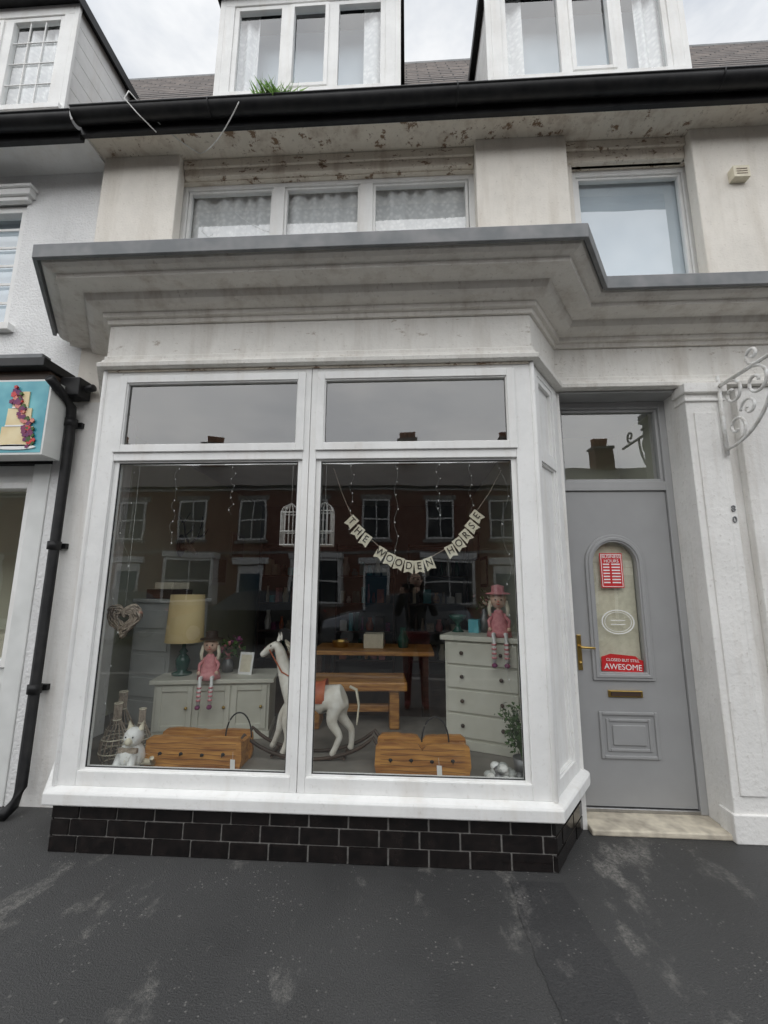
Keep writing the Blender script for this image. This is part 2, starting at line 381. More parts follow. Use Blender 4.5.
for p0,p1 in ((C,Dp),(A,B)):
    d=Vector(p1)-Vector(p0); L=d.length
    T=Matrix.Translation((p0[0],p0[1],0))@Matrix.Rotation(math.atan2(d.y,d.x),4,'Z'); w.M=T; gl.M=T
    w.box(.004,.10,-.001,.065,Z0,Z5,'white'); w.box(L-.10,L,-.001,.065,Z0,Z5,'white')
    for z0,z1 in ((Z0,Z1-.01),(Z2+.01,Z3-.04),(Z4+.045,Z5)): w.box(.10,L-.10,.001,.065,z0,z1,'white')
    w.ring(.10,L-.10,Z1-.03,Z2+.03,.03,.012,.06,'white')
    w.ring(.10,L-.10,Z3-.045,Z4+.05,.04,.006,.05,'white')
    w.box(.12,L-.12,.03,.05,Z1-.02,Z2+.02,'white'); w.box(.12,L-.12,.03,.05,Z3-.02,Z4+.02,'white')
w.M=Matrix.Identity(4)
w.tube([(.80,-.478,Z0),(.80,-.478,Z5)],.016,'white',10); w.tube([(-2.05,-.478,Z0),(-2.05,-.478,Z5)],.016,'white',10)
w.done('bay_window_frame',shop,bevel=.004); gl.done('bay_window_glass',shop,fix=False)
w=MB(); w.box(-2.03,.78,-.492,-.481,2.921,2.9335,'peel'); w.done('frame_sealant',shop)
def wavy(c,x0,x1,y,z0,z1,amp=.012):
    N=int((x1-x0)*70)+2; vs=[];fs=[]
    for i in range(N+1):
        x=x0+(x1-x0)*i/N; yy=y+amp*math.sin(x*46+math.sin(x*9)*2)+.008*math.sin(x*21)
        vs+= [(x,yy,z0),(x,yy,z1)]
    for i in range(N): fs.append((2*i,2*i+2,2*i+3,2*i+1))
    c.add(vs,fs,'curt',True)
def window(name,x0,x1,z0,z1,y,panes,parent,fw=.055,curt=True,gm='glass2',frame='white'):
    w=MB(); gl=MB(); w.ring(x0,x1,z0,z1,fw,y,y+.07,frame)
    n=len(panes)
    for i,(a,b) in enumerate(panes):
        if i<n-1: w.box(b,panes[i+1][0],y,y+.07,z0+fw,z1-fw,frame)
        w.ring(a,b,z0+fw,z1-fw,.022,y+.015,y+.06,frame)
        gl.quad(a,b,y+.035,z0+fw,z1-fw,gm)
    w.done(name,parent,bevel=.003); gl.done(name+'_glass',parent,fix=False)
    if curt:
        c=MB(); wavy(c,x0+.03,x1-.03,y+.085,z0,z1); c.done(name+'_net_curtain',parent,fix=False)
window('upper_window',-1.98,.58,3.8,4.985,.06,[(-1.92,-1.16),(-1.06,-.40),(-.29,.52)],shop)
window('upper_window_single',1.36,2.33,3.8,4.95,.06,[(1.42,2.27)],shop,curt=False)
w=MB()
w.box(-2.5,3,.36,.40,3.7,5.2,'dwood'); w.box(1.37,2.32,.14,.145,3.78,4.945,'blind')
w.done('upper_room_backs',shop)
def dormer(x0,x1,zt,parent,panes,lattice=False,zb=5.80):
    w=MB(); gl=MB()
    w.box(x0,x1,0,.06,zt-.12,zt,'white')
    w.box(x0-.02,x1+.02,-.03,.08,zb,zb+.055,'white'); w.box(x0,x1,0,.06,5.4,zb,'white')
    w.box(x0,x0+.09,0,.06,zb+.055,zt-.12,'white'); w.box(x1-.09,x1,0,.06,zb+.055,zt-.12,'white')
    w.ring(x0+.09,x1-.09,zb+.055,zt-.12,.045,.012,.06,'white')
    for i,(a,b) in enumerate(panes):
        if i<len(panes)-1: w.box(b,panes[i+1][0],.004,.058,zb+.1,zt-.165,'white')
        if i==1: w.ring(a-.01,b+.01,zb+.10,zt-.16,.035,-.012,.05,'white')
        gl.quad(a-.01,b+.01,.035,zb+.09,zt-.15,'glass2')
        if lattice:
            for k in range(1,3): xx=a+(b-a)*k/3; w.box(xx-.005,xx+.005,.022,.034,zb+.1,zt-.165,'white')
            for k in range(1,4): zz=zb+.1+(zt-.265-zb)*k/4; w.box(a,b,.020,.032,zz-.005,zz+.005,'white')
    nb=9; ym=(zt-5.22)/1.7-.24+.15
    for xx,s in ((x0,-1),(x1,1)):
        for k in range(nb):
            za=5.4+(zt-5.4)*k/nb; zc=5.4+(zt-5.4)*(k+1)/nb
            a,b=(xx-.016,xx+.02) if s<0 else (xx-.02,xx+.016)
            w.box(a,b,.003+.002*(k%2),ym,za+.004,zc,'white'); w.box(a+.004,b-.004,.008,ym-.01,za-.001,za+.006,'lead')
    w.box(x0-.07,x1+.07,-.08,ym+.2,zt+.002,zt+.05,'black'); w.box(x0-.08,x1+.08,-.095,-.08,zt-.03,zt+.06,'black')
    w.box(x0-.08,x0-.068,-.08,ym,zt-.05,zt+.06,'black'); w.box(x1+.068,x1+.08,-.08,ym,zt-.05,zt+.06,'black')
    w.box(x0-.05,x0,0.0,.03,5.4,zt,'white') ; w.box(x1,x1+.05,0,.03,5.4,zt,'white')
    w.done('dormer',parent,bevel=.003); gl.done('dormer_glass',parent,fix=False)
    c=MB()
    if lattice: wavy(c,x0+.1,x1-.1,.12,5.8,zt,.02)
    else:
        for (a,b) in ((x0+.1,x0+.30),(x1-.30,x1-.1)): wavy(c,a,b,.12,5.8,zt,.02)
    c.box(x0+.02,x1-.02,.30,.32,5.6,zt-.01,'blind')
    c.done('dormer_curtains',parent,fix=False)
dormer(-1.70,-.10,7.0,shop,[(-1.56,-1.16),(-1.06,-.72),(-.62,-.24)])
dormer(.76,2.38,7.0,shop,[(.90,1.35),(1.45,1.80),(1.90,2.24)])
# ---------------------------------------------------------------- entrance
w=MB()
w.box(1.965,2.22,-.12,0.001,0,2.88,'whitepier'); w.box(1.95,2.235,-.135,0.001,0,.16,'whitepier')
w.box(1.95,2.24,-.15,0.001,2.86,2.932,'whitepier'); w.box(1.957,2.23,-.135,0.001,2.80,2.82,'whitepier')
w.box(2.01,2.165,-.132,-.12,.26,2.72,'whitepier')
w.box(2.36,2.70,-.06,.001,0,2.932,'whitepier')
w.done('entrance_pilaster',shop,bevel=.008)
w=MB()
w.box(1.125,1.965,-.10,.30,0,.035,'stone'); w.done('doorstep',shop,bevel=.008)
door=empty('front_door'); door.parent=shop
w=MB()
fx0,fx1=1.125,1.965; dy=.12
w.box(fx0,fx0+.05,dy,dy+.08,.035,2.915,'doorframe'); w.box(fx1-.05,fx1,dy,dy+.08,.035,2.915,'doorframe')
w.box(fx0+.05,fx1-.05,dy,dy+.08,2.86,2.915,'doorframe'); w.box(fx0+.05,fx1-.05,dy,dy+.08,2.215,2.285,'doorframe'); w.box(fx0+.05,fx1-.05,dy,dy+.08,.035,.06,'steel')
w.ring(fx0+.05,fx1-.05,2.285,2.86,.022,dy+.02,dy+.07,'doorframe')
w.box(fx0,fx1,-.038,dy+.08,2.915,2.932,'doorframe')
w.done('door_frame',door,bevel=.004)
gl=MB(); gl.quad(fx0+.05,fx1-.05,dy+.045,2.285,2.86,'glass2')
lx0,lx1=fx0+.055,fx1-.055; lz0,lz1=.065,2.21; ly=dy+.018
ax0,ax1,az0,az1=1.325,1.675,.90,1.85
cx=(ax0+ax1)/2; rr=(ax1-ax0)/2; zc=az1-rr
def arch(x0,x1,z0,z1,n=20):
    c=(x0+x1)/2; r=(x1-x0)/2; zz=z1-r
    return [(x0,z0),(x1,z0)]+[(c+r*math.cos(math.pi*i/n),zz+r*math.sin(math.pi*i/n)) for i in range(n+1)]
w=MB()
w.box(lx0,ax0,ly,ly+.045,lz0,lz1,'door'); w.box(ax1,lx1,ly,ly+.045,lz0,lz1,'door'); w.box(ax0,ax1,ly,ly+.045,lz0,az0,'door')
n=20; vs=[];fs=[]
for i in range(n+1):
    a=math.pi*i/n; x=cx+rr*math.cos(a); z=zc+rr*math.sin(a)
    vs+=[(x,ly,z),(x,ly,lz1),(x,ly+.045,z),(x,ly+.045,lz1)]
for i in range(n): b=4*i; fs+=[(b,b+4,b+5,b+1),(b,b+2,b+6,b+4)]
w.add(vs,fs,'door')
w.done('door_leaf',door)
w=MB()
def archring(w,o,i,y0,y1,m):
    n=len(o); vs=[(x,y0,z) for x,z in o]+[(x,y0,z) for x,z in i]+[(x,y1,z) for x,z in o]+[(x,y1,z) for x,z in i]; fs=[]
    for k in range(n):
        j=(k+1)%n; fs+=[(k,j,n+j,n+k),(k,2*n+k,2*n+j,j),(n+k,n+j,3*n+j,3*n+k)]
    w.add(vs,fs,m)
archring(w,arch(ax0-.035,ax1+.035,az0-.035,az1+.035),arch(ax0+.02,ax1-.02,az0+.02,az1-.02),ly-.016,ly+.04,'door')
archring(w,arch(ax0-.015,ax1+.015,az0-.015,az1+.015),arch(ax0+.008,ax1-.008,az0+.008,az1-.008),ly-.024,ly+.0,'door')
px0,px1,pz0,pz1=1.31,1.70,.36,.66
w.ring(px0,px1,pz0,pz1,.022,ly-.012,ly+.002,'door'); w.ring(px0+.045,px1-.045,pz0+.045,pz1-.045,.02,ly-.008,ly+.002,'door'); w.box(px0+.085,px1-.085,ly-.010,ly+.002,pz0+.085,pz1-.085,'door')
w.done('door_mouldings',door,bevel=.006)
gp=MB(); ar=arch(ax0+.01,ax1-.01,az0+.01,az1-.01); gp.add([(x,ly+.02,z) for x,z in ar],[tuple(range(len(ar)))],'glass'); gp.done('door_glass',door,fix=False)
gl.done('fanlight_glass',door,fix=False)
w=MB(); w.box(1.385,1.615,ly-.012,ly+.002,.755,.80,'brass'); w.box(1.40,1.60,ly-.017,ly-.010,.764,.791,'dwood'); w.box(1.39,1.61,ly-.021,ly-.012,.795,.80,'brass')
w.done('letterbox',door,bevel=.003)
w=MB(); w.box(1.195,1.225,ly-.01,ly+.002,.93,1.17,'brass'); w.tube([(1.21,ly,1.09),(1.21,ly-.05,1.09)],.009,'brass'); w.tube([(1.20,ly-.055,1.09),(1.30,ly-.055,1.085)],.009,'brass'); w.ball((1.21,ly-.012,.98),.012,'brass')
w.done('door_handle',door,bevel=.003)
w=MB(); w.box(1.10,2.0,.9,.92,0,2.9,'inwall'); w.box(1.10,1.12,.31,.9,0,2.9,'inwall'); w.box(1.97,2.0,.36,.9,0,2.9,'inwall'); w.box(1.1,2,.3,.9,-.02,.03,'infloor'); w.box(1.1,2,.36,.9,2.9,2.92,'ceil')
w.done('lobby',shop)
w=MB(); ar=arch(ax0+.02,ax1-.02,az0+.02,az1-.02); w.add([(x,ly+.05,z) for x,z in ar],[tuple(range(len(ar)))],'cream'); w.done('door_blind',door,fix=False)
sg=empty('opening_hours_sign'); yy=ly+.012
w=MB(); w.box(1.405,1.565,yy,yy+.003,1.50,1.75,'redsign'); w.ring(1.412,1.558,1.507,1.743,.004,yy-.0015,yy,'whitep')
for k in range(7):
    z=1.665-k*.022; w.box(1.425,1.47,yy-.001,yy,z,z+.009,'whitep'); w.box(1.485,1.545,yy-.001,yy,z,z+.009,'whitep')
w.done('board',sg)
text('lettering','BUSINESS\nHOURS',.032,(1.485,yy-.002,1.708),'whitep',sg)
sg=empty('closed_sign')
w=MB(); w.xprism([(1.36,.925),(1.645,.915),(1.65,.995),(1.62,1.005),(1.60,1.025),(1.43,1.04),(1.365,1.02)],yy,yy+.003,'redsign'); w.done('board',sg)
text('lettering_small','CLOSED BUT STILL',.027,(1.508,yy-.002,.997),'whitep',sg,ry=rad(2)); text('lettering_large','AWESOME',.054,(1.508,yy-.002,.950),'whitep',sg,ry=rad(2))
w=MB()
for r0,r1 in ((1,.93),(.82,.79)):
    o=[(1.50+.115*r0*math.cos(t),1.26+.085*r0*math.sin(t)) for t in [2*math.pi*i/40 for i in range(40)]]
    i_=[(1.50+.115*r1*math.cos(t),1.26+.085*r1*math.sin(t)) for t in [2*math.pi*i/40 for i in range(40)]]
    archring(w,o,i_,yy,yy+.003,'whitep')
for k in range(2): w.box(1.45,1.55,yy,yy+.002,1.24+k*.028,1.245+k*.028,'whitep')
w.done('oval_window_sticker')
nb=empty('house_number')
text('digit_top','8',.06,(2.192,-.124,2.03),'lead',nb,ext=.004); text('digit_bottom','0',.06,(2.192,-.124,1.955),'lead',nb,ext=.004)
w=MB(); w.box(2.50,2.62,-.16,-.10,4.60,4.70,'cream')
for k in range(3): w.box(2.52,2.60,-.164,-.16,4.625+k*.02,4.633+k*.02,'wicker')
w.done('alarm_box',bevel=.006)
w=MB(); bx=2.19; yo=-.15
def bp_(pts): return [(bx,yo+a,b) for a,b in pts]
w.tube(bp_([(.01,2.98),(.01,2.40)]),.013,'wire'); w.tube(bp_([(.0,2.90),(-.75,2.90)]),.013,'wire')
def spiral(cy,cz,r,turn,a0,s=1):
    return bp_([(cy+(r*(1-.8*i/30))*math.cos(a0+s*turn*i/30),cz+(r*(1-.8*i/30))*math.sin(a0+s*turn*i/30)) for i in range(31)])
w.tube(spiral(-.10,2.80,.09,7,math.pi*.5),.010,'wire'); w.tube(spiral(-.10,2.56,.09,7,-math.pi*.5,-1),.010,'wire')
w.tube(bp_([(-.0,2.44)]+[(-.45*math.sin(t),2.44+.45*(1-math.cos(t))) for t in [i*math.pi/24 for i in range(1,13)]]),.011,'wire')
w.tube(spiral(-.30,2.79,.10,8,math.pi*.5),.010,'wire'); w.tube(spiral(-.22,2.65,.07,7,0),.009,'wire')
w.tube(spiral(-.3,2.97,.06,7,-math.pi*.5,1),.010,'wire'); w.tube(spiral(-.60,2.97,.06,7,-math.pi*.5,-1),.010,'wire')
w.done('iron_scroll_bracket')
w=MB()
w.tube([(-2.60,-.32,2.98),(-2.60,-.20,2.92),(-2.60,-.09,2.85),(-2.595,-.075,2.6),(-2.60,-.075,.15),(-2.60,-.12,.06),(-2.60,-.20,.03)],.034,'black',14)
for z in (2.7,1.75,.75): w.tube([(-2.60,-.075,z),(-2.60,-.075,z+.06)],.044,'black',14); w.box(-2.65,-2.55,-.03,0,z+.01,z+.05,'black')
w.done('drainpipe')
w=MB(); w.tube([(-2.9,-.06,3.0),(-2.6,-.06,3.0),(-2.45,-.07,3.02)],.03,'black',10); w.box(-2.68,-2.52,-.14,-.01,2.93,3.08,'black'); w.done('junction_box',bevel=.01)
w=MB()
def cat(p,q,s,n=16): return [tuple(Vector(p).lerp(Vector(q),i/n)-Vector((0,0,s*4*(i/n)*(1-i/n)))) for i in range(n+1)]
w.tube(cat((-2.12,-.52,5.22),(-1.75,-.12,5.10),.05)+cat((-1.75,-.12,5.10),(-1.25,-.52,5.06),.10)[1:],.004,'wire',6)
w.tube([(-2.12,-.52,5.22),(-2.14,-.53,5.14),(-2.05,-.5,5.04),(-1.95,-.40,4.98)],.004,'wire',6)
w.done('loose_cable')
w=MB()
for i in range(420):
    x=random.gauss(-1.0,.06); y=-.42+random.uniform(-.05,.05); h=random.uniform(.05,.12); a=random.gauss(0,.6); b=random.gauss(-.2,.4)
    t=.004; w.add([(x-t,y,5.15),(x+t,y,5.15),(x+h*a*.5+t*.6,y+h*b*.5,5.15+h*.7),(x+h*a,y+h*b,5.15+h)],[(0,1,2,3)],'grass')
w.done('grass_tuft',fix=False)
# ---------------------------------------------------------------- interior
w=MB()
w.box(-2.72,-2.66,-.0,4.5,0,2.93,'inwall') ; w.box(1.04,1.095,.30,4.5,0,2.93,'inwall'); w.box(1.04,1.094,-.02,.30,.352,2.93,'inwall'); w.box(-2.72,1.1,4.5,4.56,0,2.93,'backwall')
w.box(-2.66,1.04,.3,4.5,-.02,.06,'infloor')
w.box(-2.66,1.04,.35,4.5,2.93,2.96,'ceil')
pl=[(-2.02,-.405),(.77,-.405),(1.03,-.02),(1.03,.95),(-2.64,.95),(-2.64,.36),(-2.35,.36),(-2.35,.0)]
w.prism(pl,.06,.37,'plat')
w.prism([(-2.03,-.47),(.78,-.47),(1.06,-.04),(1.06,.355),(-2.36,.355),(-2.33,-.04)],2.905,2.934,'ceil')
w.done('shop_interior',shop)
sh=MB()
for x0 in (-2.5,-1.2,.0):
    sh.box(x0,x0+.03,4.1,4.48,.06,2.2,'dwood'); sh.box(x0+.95,x0+.98,4.1,4.48,.06,2.2,'dwood')
    for z in (.3,.75,1.2,1.65,2.15):
        sh.box(x0+.03,x0+.95,4.1,4.48,z,z+.025,'dwood')
        x=x0+.08
        while x<x0+.85 and z<2.1:
            ww=random.uniform(.05,.14); hh=random.uniform(.1,.32); m=random.choice(['wood','dwood','pink','cream','green','teal','purple','red','wicker','whitep'])
            if random.random()<.5: sh.box(x,x+ww,4.15,4.35,z+.026,z+.026+hh,m)
            else: sh.lathe([(0,0),(ww*.4,0),(ww*.5,hh*.4),(ww*.25,hh*.8),(ww*.3,hh)],(x+ww/2,4.25,z+.026),m,12)
            x+=ww+.03
sh.done('display_shelving',bevel=.003)
w=MB()
for (y,z,a,b) in ((2.6,1.5,.5,.4),(3.2,1.9,.5,.4)):
    w.box(-2.658,-2.64,y,y+a,z,z+b,'paintw'); w.box(-2.642,-2.636,y+.04,y+a-.04,z+.04,z+b-.04,'wicker')
    w.box(1.02,1.038,y,y+a,z,z+b,'dwood'); w.box(1.016,1.022,y+.04,y+a-.04,z+.04,z+b-.04,'cream')
w.done('framed_picture')
w=MB(); ax,ay,az=-2.63,1.75,1.95
w.ball((ax,ay,az),.11,'dwood',16,(.25,.8,1.2)); w.tube([(ax,ay,az),(ax+.12,ay-.03,az-.02),(ax+.22,ay-.06,az-.10)],.05,'wicker',10,.025)
for s_ in (-1,1):
    w.tube([(ax+.10,ay+s_*.03,az+.03),(ax+.12,ay+s_*.14,az+.10),(ax+.12,ay+s_*.20,az+.24),(ax+.16,ay+s_*.15,az+.36)],.014,'dwood',8,.006)
    w.tube([(ax+.12,ay+s_*.14,az+.10),(ax+.20,ay+s_*.17,az+.16),(ax+.23,ay+s_*.17,az+.22)],.010,'dwood',6,.004); w.tube([(ax+.12,ay+s_*.19,az+.22),(ax+.10,ay+s_*.28,az+.30)],.010,'dwood',6,.004)
    w.tube([(ax+.10,ay+s_*.04,az+.02),(ax+.10,ay+s_*.10,az+.04)],.018,'wicker',6,.005)
w.done('antler_wall_mount')
def rotM(x,y,z,a): return Matrix.Translation((x,y,z))@Matrix.Rotation(rad(a),4,'Z')
w=MB(); w.M=rotM(-1.50,.42,.371,10)
w.box(-.42,.42,-.18,.2,.05,.40,'paintw'); w.box(-.45,.45,-.21,.22,.40,.43,'paintw'); w.box(-.43,.43,-.19,.2,0,.05,'paintw')
for x0 in (-.40,-.13,.14):
    w.ring(x0,x0+.26,.07,.385,.04,-.192,-.18,'paintw'); w.ball((x0+.22,-.2,.23),.012,'brass')
w.done('sideboard',bevel=.004)
w=MB(); w.M=rotM(-2.08,.68,.371,-14)
w.box(-.20,.20,-.2,.22,0,.98,'paintg'); w.box(-.22,.22,-.22,.24,.98,1.01,'paintg')
for k in range(5): w.box(-.17,.17,-.212,-.2,.05+k*.18,.20+k*.18,'paintg')
w.box(-.15,.12,-.15,.1,1.011,1.09,'dwood'); w.box(-.10,.10,-.12,.08,1.091,1.15,'cream')
w.done('tall_cabinet',bevel=.005)
w=MB(); w.M=rotM(.60,.34,.371,-22)
w.box(-.27,.27,-.2,.2,.05,.74,'paintw'); w.box(-.30,.30,-.23,.22,.74,.775,'paintw'); w.box(-.28,.28,-.215,.2,0,.06,'paintw')
for k in range(4):
    z=.08+k*.165; w.box(-.25,.25,-.216,-.2,z,z+.15,'paintw')
    for x in (-.14,.14): w.ball((x,-.228,z+.08),.014,'dwood')
w.done('chest_of_drawers',bevel=.004)
w=MB(); w.M=rotM(.52,.40,1.147,-22)
w.lathe([(0,0),(.05,0),(.03,.02),(.015,.06),(.05,.09),(.075,.13),(.07,.13),(.045,.095)],(-.14,.02,0),'green',18); w.box(-.05,.03,.0,.08,0,.10,'teal'); w.lathe([(0,0),(.03,0),(.035,.1),(.015,.14),(.015,.18)],(.06,.08,0),'pot',14)
for i in range(40):
    p=Vector((.06+random.gauss(0,.03),.08+random.gauss(0,.03),.24+random.gauss(0,.03))); a=Vector([random.uniform(-1,1) for _ in range(3)]).normalized()*.015; b=Vector([random.uniform(-1,1) for _ in range(3)]).normalized()*.015
    w.add([p-a,p+b,p+a,p-b],[(0,1,2,3)],random.choice(['leaf','pink','cream']))
w.done('vase_group',fix=False)
w=MB(); w.M=rotM(-.44,.70,.371,4)
w.box(-.42,.42,-.2,.2,.30,.37,'wood'); w.box(-.36,-.28,-.15,.15,.0,.30,'wood'); w.box(.28,.36,-.15,.15,0,.30,'wood'); w.box(-.28,.28,-.03,.03,.1,.16,'wood')
w.done('wooden_bench',bevel=.012)
w=MB(); w.M=rotM(-.35,1.5,.06,0)
w.box(-.6,.6,-.3,.3,.78,.82,'wood')
for x in (-.55,.49):
    for y in (-.27,.21): w.box(x,x+.06,y,y+.06,0,.78,'dwood')
w.box(-.1,.1,-.1,.1,.82,.96,'cream'); w.lathe([(0,0),(.05,0),(.06,.08),(.03,.16),(.035,.2)],(.3,0,.82),'green',14); w.lathe([(0,0),(.08,0),(.09,.06)],(-.35,0,.82),'brass',14)
w.done('wooden_table',bevel=.006)
w=MB(); w.M=rotM(-1.30,.42,.802,-10)@Matrix.Rotation(rad(-10),4,'X'); w.box(-.06,.06,0,.01,0,.17,'whitep'); w.box(-.045,.045,-.003,0,.02,.15,'cream'); w.done('greeting_card',bevel=.002)
w=MB(); c=(-1.79,.38,.802)
w.lathe([(0,0),(.075,0),(.075,.015),(.035,.03),(.05,.06),(.055,.11),(.04,.14),(.02,.16),(.035,.175),(.015,.20),(.012,.28),(0,.28)],c,'green')
w.lathe([(.145,.25),(.13,.62),(.127,.62),(.142,.25)],c,'shade',32)
w.done('table_lamp')
w=MB(); c=Vector((-1.48,.52,.802)); w.lathe([(0,0),(.04,0),(.05,.06),(.03,.1)],c,'pot',14)
for i in range(90):
    p=c+Vector((random.gauss(0,.055),random.gauss(0,.05),.19+random.gauss(0,.045))); a=Vector((random.uniform(-1,1),random.uniform(-1,1),random.uniform(-1,1))).normalized()*.02; b=Vector((random.uniform(-1,1),random.uniform(-1,1),random.uniform(-1,1))).normalized()*.018
    w.add([p-a,p+b,p+a,p-b],[(0,1,2,3)],random.choice(['leaf','leaf','purple','pink']))
w.done('flower_pot',fix=False)
def doll(x,y,z,rz,s=1,hat='hair'):
    w=MB(); w.M=rotM(x,y,z,rz)@Matrix.Scale(s,4)
    w.lathe([(.0,0),(.075,.0),(.07,.03),(.045,.09),(.03,.14),(.022,.155),(0,.16)],(0,0,0),'pink',16)
    w.tube([(0,0,.15),(0,0,.175)],.014,'skin'); w.ball((0,0,.215),.048,'skin',16,(1,.95,1.05))
    w.ball((0,.012,.228),.051,'cream',16,(1,.95,1)); w.lathe([(.075,0),(.07,.008),(.04,.012),(.038,.05),(0,.06)],(0,.005,.25),hat,16)
    for s_ in (-1,1):
        w.ball((s_*.017,-.046,.218),.005,'ink',8); w.tube([(s_*.03,0,.13),(s_*.06,-.02,.09),(s_*.055,-.05,.05)],.012,'pink',8,.009); w.ball((s_*.055,-.055,.045),.013,'skin',8)
        w.tube([(s_*.03,-.02,.015),(s_*.035,-.09,.02),(s_*.035,-.105,-.03),(s_*.035,-.10,-.14)],.013,'whitep',8,.011)
        for k in range(4): w.tube([(s_*.035,-.104,-.03-.025*k),(s_*.035,-.1035,-.04-.025*k)],.0145,'pink',8)
        w.ball((s_*.035,-.115,-.15),.017,'purple',10,(1,1.5,.8))
        w.tube([(s_*.045,.0,.21),(s_*.055,-.005,.16),(s_*.05,-.01,.12)],.012,'cream',6)
    w.ball((0,-.047,.207),.006,'peach',8); w.tube([(-.012,-.046,.194),(0,-.048,.190),(.012,-.046,.194)],.002,'redsign',5)
    w.done('rag_doll')
doll(-1.51,.25,.802,14,1.15); doll(.66,.16,1.148,-10,1.2,'pink')
hs=empty('rocking_horse')
P=[(-.50,0,.765,.095,.085),(-.60,0,.745,.085,.085),(-.70,0,.745,.09,.085),(-.79,0,.79,.095,.08),(-.845,0,.88,.075,.058),(-.875,0,.97,.060,.044),(-.90,0,1.055,.048,.037),(-.925,0,1.095,.045,.036),(-.965,0,1.07,.036,.03),(-1.01,0,1.03,.027,.024),(-1.035,0,1.01,.024,.022),
 (-.45,0,.78,.07,.06)]
E=[(0,1),(1,2),(2,3),(3,4),(4,5),(5,6),(6,7),(7,8),(8,9),(9,10),(0,11)]
def leg(pts,att):
    prev=att
    for p in pts: P.append(p); E.append((prev,len(P)-1)); prev=len(P)-1
leg([(-.79,-.055,.70,.048),(-.82,-.06,.60,.032),(-.80,-.06,.50,.023),(-.825,-.06,.425,.019),(-.84,-.06,.395,.025)],3)
leg([(-.81,.055,.70,.048),(-.88,.06,.61,.032),(-.90,.06,.50,.023),(-.93,.06,.425,.019),(-.95,.06,.395,.025)],3)
leg([(-.49,-.06,.68,.058),(-.52,-.065,.61,.040),(-.45,-.065,.52,.025),(-.49,-.065,.43,.019),(-.51,-.065,.395,.025)],0)
leg([(-.46,.06,.68,.058),(-.47,.065,.61,.040),(-.39,.065,.53,.025),(-.39,.065,.44,.019),(-.40,.065,.395,.025)],0)
skin('body',P,E,'horse',hs)
w=MB()
for s_ in (-1,1):
    w.tube([(-.905,s_*.022,1.12),(-.90,s_*.028,1.15),(-.905,s_*.028,1.175)],.014,'horse',8,.003)
    w.ball((-.955,s_*.031,1.085),.007,'ink',8)
    w.tube([(-1.14,s_*.075,.45)]+[(-.66+.48*math.cos(t),s_*.075,.64+.262*math.sin(t)) for t in [math.pi*(1.15+.70*i/20) for i in range(21)]]+[(-.18,s_*.075,.45)],.012,'dwood',8)
    w.tube([(-.965,s_*.035,1.06),(-.86,s_*.07,.92),(-.75,s_*.06,.86)],.005,'red',6)
for x in (-.90,-.84,-.50,-.42): w.tube([(x,-.085,.392),(x,.085,.392)],.010,'dwood',8)
for i in range(24):
    t=i/23; x=-.80-.10*t; z=.90+.22*t; w.tube([(x+.035,0,z),(x+.065,random.uniform(-.03,.03),z-.02),(x+.07,random.uniform(-.04,.04),z-.06)],.008,'cream',5,.003)
for i in range(14):
    a=random.uniform(-.02,.02); w.tube([(-.40,0,.82),(-.355,a,.80),(-.335,a*1.5,.70),(-.345,a*2,.60+random.uniform(-.02,.02))],.010,'cream',5,.003)
vs=[];fs=[]
for i in range(9):
    a=rad(-105+210*i/8)
    for j,x in enumerate((-.72,-.68,-.60,-.56)):
        r=.10+(.02 if j in(0,3) and abs(i-4)<2 else 0); vs.append((x,r*.98*math.sin(a),.752+r*math.cos(a)))
for i in range(8):
    for j in range(3): fs.append((i*4+j,i*4+j+1,(i+1)*4+j+1,(i+1)*4+j))
w.add(vs,fs,'red',True)
w.done('tack_and_rockers',hs,fix=False)
def crate(x0,x1,y,handle_x,notch=False):
    w=MB(); z0,z1=.372,.555; N=22; top=[]
    for i in range(N+1):
        t=i/N; zz=z1+.005*math.sin(t*9)+random.uniform(-.003,.003)-(.022 if t in(0,1) else 0)
        if notch and .46<t<.54: zz-=.035
        top.append((x0+(x1-x0)*t,zz))
    poly=[(x0-.006,z0+.05),(x0+.006,z0),(x1-.006,z0),(x1+.008,z0+.06)]+[p for p in reversed(top)]
    w.xprism(poly,y,y+.035,'wood'); w.xprism([(a,b-.01) for a,b in poly],y+.19,y+.22,'wood'); w.box(x0+.01,x1-.01,y+.035,y+.19,z0,z0+.03,'wood')
    w.box(x0+.01,x0+.04,y+.035,y+.19,z0+.03,z1-.04,'wood'); w.box(x1-.04,x1-.01,y+.035,y+.19,z0+.03,z1-.04,'wood')
    for k in range(4):
        xx=x0+(x1-x0)*(.16+.22*k); w.ball((xx,y-.002,.46+.01*math.sin(k*3)),.010,'ink',10,(1.3,.5,1)); w.tube([(xx,y,.46),(xx,y-.022,.455),(xx,y-.022,.47)],.003,'ink',6)
    for k in range(5):
        zz=.40+.03*k; w.tube([(x0+.03+(x1-x0-.06)*i/12,y-.0005,zz+.004*math.sin(i*.9+k)) for i in range(13)],.0012,'dwood',4)
    w.tube([(handle_x+.085*math.cos(t),y+.11,.53+.15*math.sin(t)) for t in [math.pi*i/20 for i in range(21)]],.005,'ink',8)
    w.add([(handle_x,y-.006,.44),(handle_x+.03,y-.006,.438),(handle_x+.032,y-.006,.385),(handle_x+.002,y-.006,.386)],[(0,1,2,3)],'whitep')
    w.tube([(handle_x+.015,y-.004,.44),(handle_x+.01,y+.005,.52)],.001,'whitep',4)
    return w.done('wooden_crate',bevel=.006)
crate(-1.65,-1.04,-.27,-1.10); crate(-.20,.37,-.27,.17,True)
